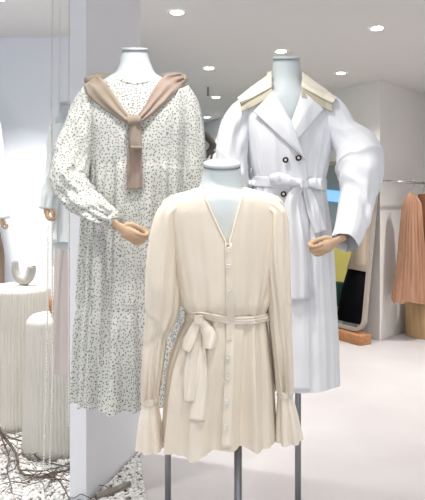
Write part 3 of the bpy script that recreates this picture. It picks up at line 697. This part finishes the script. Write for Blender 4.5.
# ------------------------------------------------------------------ dark sculpture behind
SP = (W(203, 170, 5.0).x, 5.0); ph = EYE+(HY-166)/F*5.0
v, f, _ = box((SP[0], 5.0, ph/2), (0.16, 0.16, ph), 0, .006); tag(link('plinth', v, f, M_part), 'tall slim white plinth behind the dotted dress', 'plinth')
scu = thing('curled_sculpture', Vector((SP[0], 5.0, ph)), 'dark curled sculpture between the dotted dress and the trench coat', 'sculpture')
def wt(pts, r, N=10): return curve_tube([W(*q) for q in pts], r, N, 40)
k = wt([(193, 128, 5.0), (201, 132, 5.0), (208, 138, 4.99), (212.5, 145, 4.98), (210, 151, 4.98), (204, 154.5, 4.98), (196, 156, 4.98)], [.028, .03, .028, .026, .026, .028, .03]); link('thick_curl', *k[:2], M_bronze, scu)
k = wt([(211, 141, 5.0), (215, 144, 5.0), (216, 150, 5.0), (212.5, 154, 5.0), (211, 159, 5.0)], .009); link('thin_curl', *k[:2], M_bronze, scu)
k = wt([(209, 150, 5.0), (208, 156, 5.0), (205, 160, 5.0), (204, 165.5, 5.0)], .007); link('stem', *k[:2], M_bronze, scu)

# ------------------------------------------------------------------ leaning mirror
Bn = Vector((1.42, 5.60, 0.10)); hu = Vector((-0.5, 0.866, 0)); lean = math.radians(6.8)
nrm = Vector((-0.866*math.cos(lean), -0.5*math.cos(lean), math.sin(lean))); upv = hu.cross(nrm); upv = upv if upv.z > 0 else -upv
mw, mh, rc = 0.95, 1.66, 0.13
def rrect(o):
    pts = []
    for cx, cy, a0 in ((mw-rc, mh-rc, 0), (rc, mh-rc, 90), (rc, rc, 180), (mw-rc, rc, 270)):
        for k in range(9):
            a = math.radians(a0+k*90/8); pts.append((cx+(rc-o)*math.cos(a), cy+(rc-o)*math.sin(a)))
    return pts
def mp(u, v, n): return Bn+hu*u+upv*v+nrm*n
mir = thing('leaning_mirror', Bn, 'tall rounded mirror with taupe frame leaning against the grey side wall', 'mirror')
out, inn = rrect(0), rrect(0.032); n = len(out)
V = [mp(u, w, .02) for u, w in out]+[mp(u, w, .02) for u, w in inn]+[mp(u, w, -.02) for u, w in out]+[mp(u, w, -.004) for u, w in inn]
Fc = []
for i in range(n):
    j = (i+1) % n; Fc += [(i, j, n+j, n+i), (i, 2*n+i, 2*n+j, j), (n+i, n+j, 3*n+j, 3*n+i)]
Fc.append(tuple(range(2*n, 3*n)))
link('frame', V, Fc, M_frame, mir, smooth=False)
inn2 = rrect(0.03); V = [mp(u, w, .004) for u, w in inn2]+[mp(u, w, -.01) for u, w in inn2]
link('mirror_glass', V, [tuple(range(n)), tuple(range(2*n-1, n-1, -1))]+[(i, n+i, n+(i+1) % n, (i+1) % n) for i in range(n)], M_mirror, mir, smooth=False)
# wooden plinth under the mirror
ms = Vector((Bn.x, Bn.y))+Vector((-0.5, 0.866))*0.47
v, f, _ = box((ms.x-.015, ms.y-.01, .05), (1.0, .14, .09), math.atan2(0.866, -0.5), .004)
v = [a+Vector((0, 0, -.004)) for a in v]
tag(link('mirror_plinth', v, f, M_oak2), 'low reddish wooden block under the leaning mirror', 'wooden block')
def refl(px, py, s):                         # where a thing seen in the mirror really stands, s metres beyond the glass
    dr = (W(px, py, 1)-ORG).normalized(); t = (Bn-ORG).dot(nrm)/dr.dot(nrm); h = ORG+dr*t
    return h+(dr-nrm*2*dr.dot(nrm))*s
# the beige jacket mannequin that the mirror shows
A = refl(361, 262, 0.62)
jm = thing('dressed_mannequin', Vector((A.x, A.y, 0)), 'mannequin in beige jacket and black skirt, seen in the leaning mirror', 'mannequin')
def body_rings(rings, m, name, seed):
    Vv = []; N = 48
    for z, a, b in rings:
        for j in range(N):
            th = 2*PI*j/N; w = 1+.05*nz(2*math.cos(th), 2*math.sin(th), z*2+seed)
            Vv.append(Vector((A.x+a*w*math.cos(th), A.y+b*w*math.sin(th), z)))
    Fq = [(i*N+j, i*N+(j+1) % N, (i+1)*N+(j+1) % N, (i+1)*N+j) for i in range(len(rings)-1) for j in range(N)]
    Fq += [tuple(range(N-1, -1, -1)), tuple((len(rings)-1)*N+j for j in range(N))]
    return link(name, Vv, Fq, m, jm)
zA = A.z
body_rings([(zA-.10, .155, .125), (zA+.02, .14, .11), (zA+.15, .125, .10), (zA+.33, .16, .11), (zA+.44, .17, .10), (zA+.50, .12, .08), (zA+.53, .06, .05)], M_beige, 'jacket', 1)
body_rings([(zA-.64, .17, .14), (zA-.3, .16, .135), (zA-.095, .142, .115)], M_black, 'skirt', 2)
body_rings([(zA+.52, .05, .05), (zA+.62, .045, .045)], M_black, 'neck', 3)
for sx in (-.07, .07):
    a_, b_, _ = curve_tube([(A.x+sx, A.y, 0.04), (A.x+sx, A.y, .3), (A.x+sx*.9, A.y, zA-.5)], [.04, .05, .06], 14, 16, ref=Vector((0, 1, 0))); link('leg', a_, b_, M_teal, jm)
    a_, b_, _ = box((A.x+sx, A.y-.04, .022), (.08, .22, .044), 0, .012); link('shoe', a_, b_, M_black, jm)
for sx in (-1, 1):
    a_, b_, _ = curve_tube([(A.x+sx*.16, A.y, zA+.44), (A.x+sx*.21, A.y-.02, zA+.2), (A.x+sx*.20, A.y-.06, zA-.06)], [.05, .055, .05], 16, 20, ref=Vector((0, 1, 0))); link('jacket_sleeve', a_, b_, M_beige, jm)
# the wall the mirror shows: yellow board, blue glowing strip standing for sky, green bag on a stool
def wall_hit(px, py):
    a, b = refl(px, py, 0), refl(px, py, 1); t = (-0.79-a.x)/(b.x-a.x); return a+(b-a)*t
q1, q2 = wall_hit(338, 245), wall_hit(356, 325); c1, c2 = wall_hit(335, 191), wall_hit(335, 202)
ym = (q1.y+q2.y)/2
v, f, _ = box((-0.775, ym, (q1.z+max(q2.z, .2))/2), (.03, 3.4, q1.z-max(q2.z, .2)), 0, .004)
tag(link('yellow_board', v, f, M_yel), 'yellow display board on the side wall, visible in the mirror', 'board')
v, f, _ = box((-0.77, ym+.2, (c1.z+c2.z)/2), (.04, 3.6, abs(c1.z-c2.z)), 0, .004)
tag(link('sky_glow_strip', v, f, M_blue), 'made-up sky-blue glowing strip standing for sky on the side wall, visible in the mirror', 'glowing strip')
G = refl(346, 300, 1.15); G.z = max(G.z, .45)
st = thing('stool', Vector((G.x, G.y, 0)), 'wooden stool under the green bag, visible in the mirror', 'stool')
zt = G.z-.17
v, f, _ = box((G.x, G.y, zt-.015), (.36, .36, .03), 0, .006); link('seat', v, f, M_oak2, st)
for sx in (-.14, .14):
    for sy in (-.14, .14):
        v, f, _ = rod((G.x+sx, G.y+sy, 0), (G.x+sx*.9, G.y+sy*.9, zt-.03), .018); link('leg', v, f, M_oak2, st)
bgo = thing('handbag', Vector((G.x, G.y, zt)), 'dark green bag standing on the stool, visible in the mirror', 'bag')
v, f, _ = box((G.x, G.y, zt+.15), (.30, .16, .29), .6, .03); link('body', v, f, M_green, bgo)
v, f, _ = curve_tube([(G.x-.09, G.y, zt+.28), (G.x-.07, G.y, zt+.4), (G.x+.07, G.y, zt+.4), (G.x+.09, G.y, zt+.28)], .012, 8, 24); link('handle', v, f, M_oak, bgo)

# ------------------------------------------------------------------ clothes rail at right
R0 = W(388.5, 181, 5.35); rz = R0.z
wd = (KR-K0).normalized(); wn = Vector((-wd.y, wd.x))     # along and into the wall
R1 = R0+Vector((wd.x, wd.y, 0))*1.5
rail = thing('clothes_rail', R0, 'thin chrome clothes rail fixed to the grey wall at right', 'clothes rail')
v, f, _ = rod(R0, R1, .011); link('bar', v, f, M_chrome, rail)
for q in (R0+Vector((wd.x, wd.y, 0))*.02, R1-Vector((wd.x, wd.y, 0))*.02):
    t = (K0-Vector((q.x, q.y))).dot(wn); e = q+Vector((wn.x, wn.y, 0))*(t-.001)
    v, f, _ = rod(q, e, .009); link('bracket', v, f, M_chrome, rail)
def on_rail(px):                                    # distance at which the rail crosses an image column
    k = (px-CX)/F; s = (R0.x-k*R0.y)/(k*wd.y-wd.x); return R0.y+wd.y*s
def hung(px, name, label, m, rows, dd, seed, group):
    d = on_rail(px); top = W(px, 181, d); top.z = rz
    h = thing('coat_hanger', Vector((top.x, top.y, rz)), 'pale hanger holding the '+label[1], 'hanger', 'hangers on the chrome rail')
    hook = [top+Vector((0, -.002, -.10)), top+Vector((.004, -.001, -.05)), top+Vector((.03, 0, -.012)), top+Vector((.022, 0, .018)), top+Vector((-.002, 0, .017)), top+Vector((-.016, 0, .002))]
    v, f, _ = curve_tube(hook, .004, 8, 30); link('hook', v, f, M_chrome, h)
    sh = [top+Vector((-.075, 0, -.175)), top+Vector((-.04, 0, -.135)), top+Vector((0, 0, -.10)), top+Vector((.04, 0, -.135)), top+Vector((.075, 0, -.175))]
    v, f, _ = curve_tube(sh, .007, 8, 30); link('shoulders', v, f, M_oak, h)
    g = loft(rows, d, 160, 70, lambda c, s, py: dd*min(1, (py-188)/40)*(math.sin(26*math.atan2(s, c)+seed)*.5+nz(3*c, 3*s, py*.01+seed)), hem=lambda c, s: 4*nz(2*c, 2*s, seed), kf=.6)
    o = tag(link(name, g[0], g[1], m, uv=g[2]), label[0], 'dress', group)
    return o, g, d
o, g, d = hung(411.5, 'pleated_dress', ('tan pleated dress hanging nearest on the rail', 'nearer tan pleated dress'), M_tan,
     [(194, 408, 415, .03), (198, 405, 418, .05), (204, 403, 421, .065), (230, 400, 423, .08), (260, 397.5, 426, .09), (302, 392, 430, .11)], .014, 1.1, 'pleated dresses on the rail')
hung(423, 'pleated_dress', ('chestnut dress hanging behind the tan one, at the right edge', 'chestnut dress at the right edge'), M_brown,
     [(194, 419, 427, .03), (199, 417, 429, .05), (230, 415, 433, .06), (285, 413, 436, .07)], .01, 2.1, 'pleated dresses on the rail')
oc = floor_pt(435, 340)
v, f, _ = lathe([(.205, 0), (.21, .006), (.21, .33), (.205, .336), (.01, .338)], (oc.x, oc.y+.2, 0), 64, lambda th, z: .006*math.sin(20*th))
tag(link('wooden_stool', v, f, M_oak), 'pale wooden drum stool on the floor under the pleated dresses', 'stool')
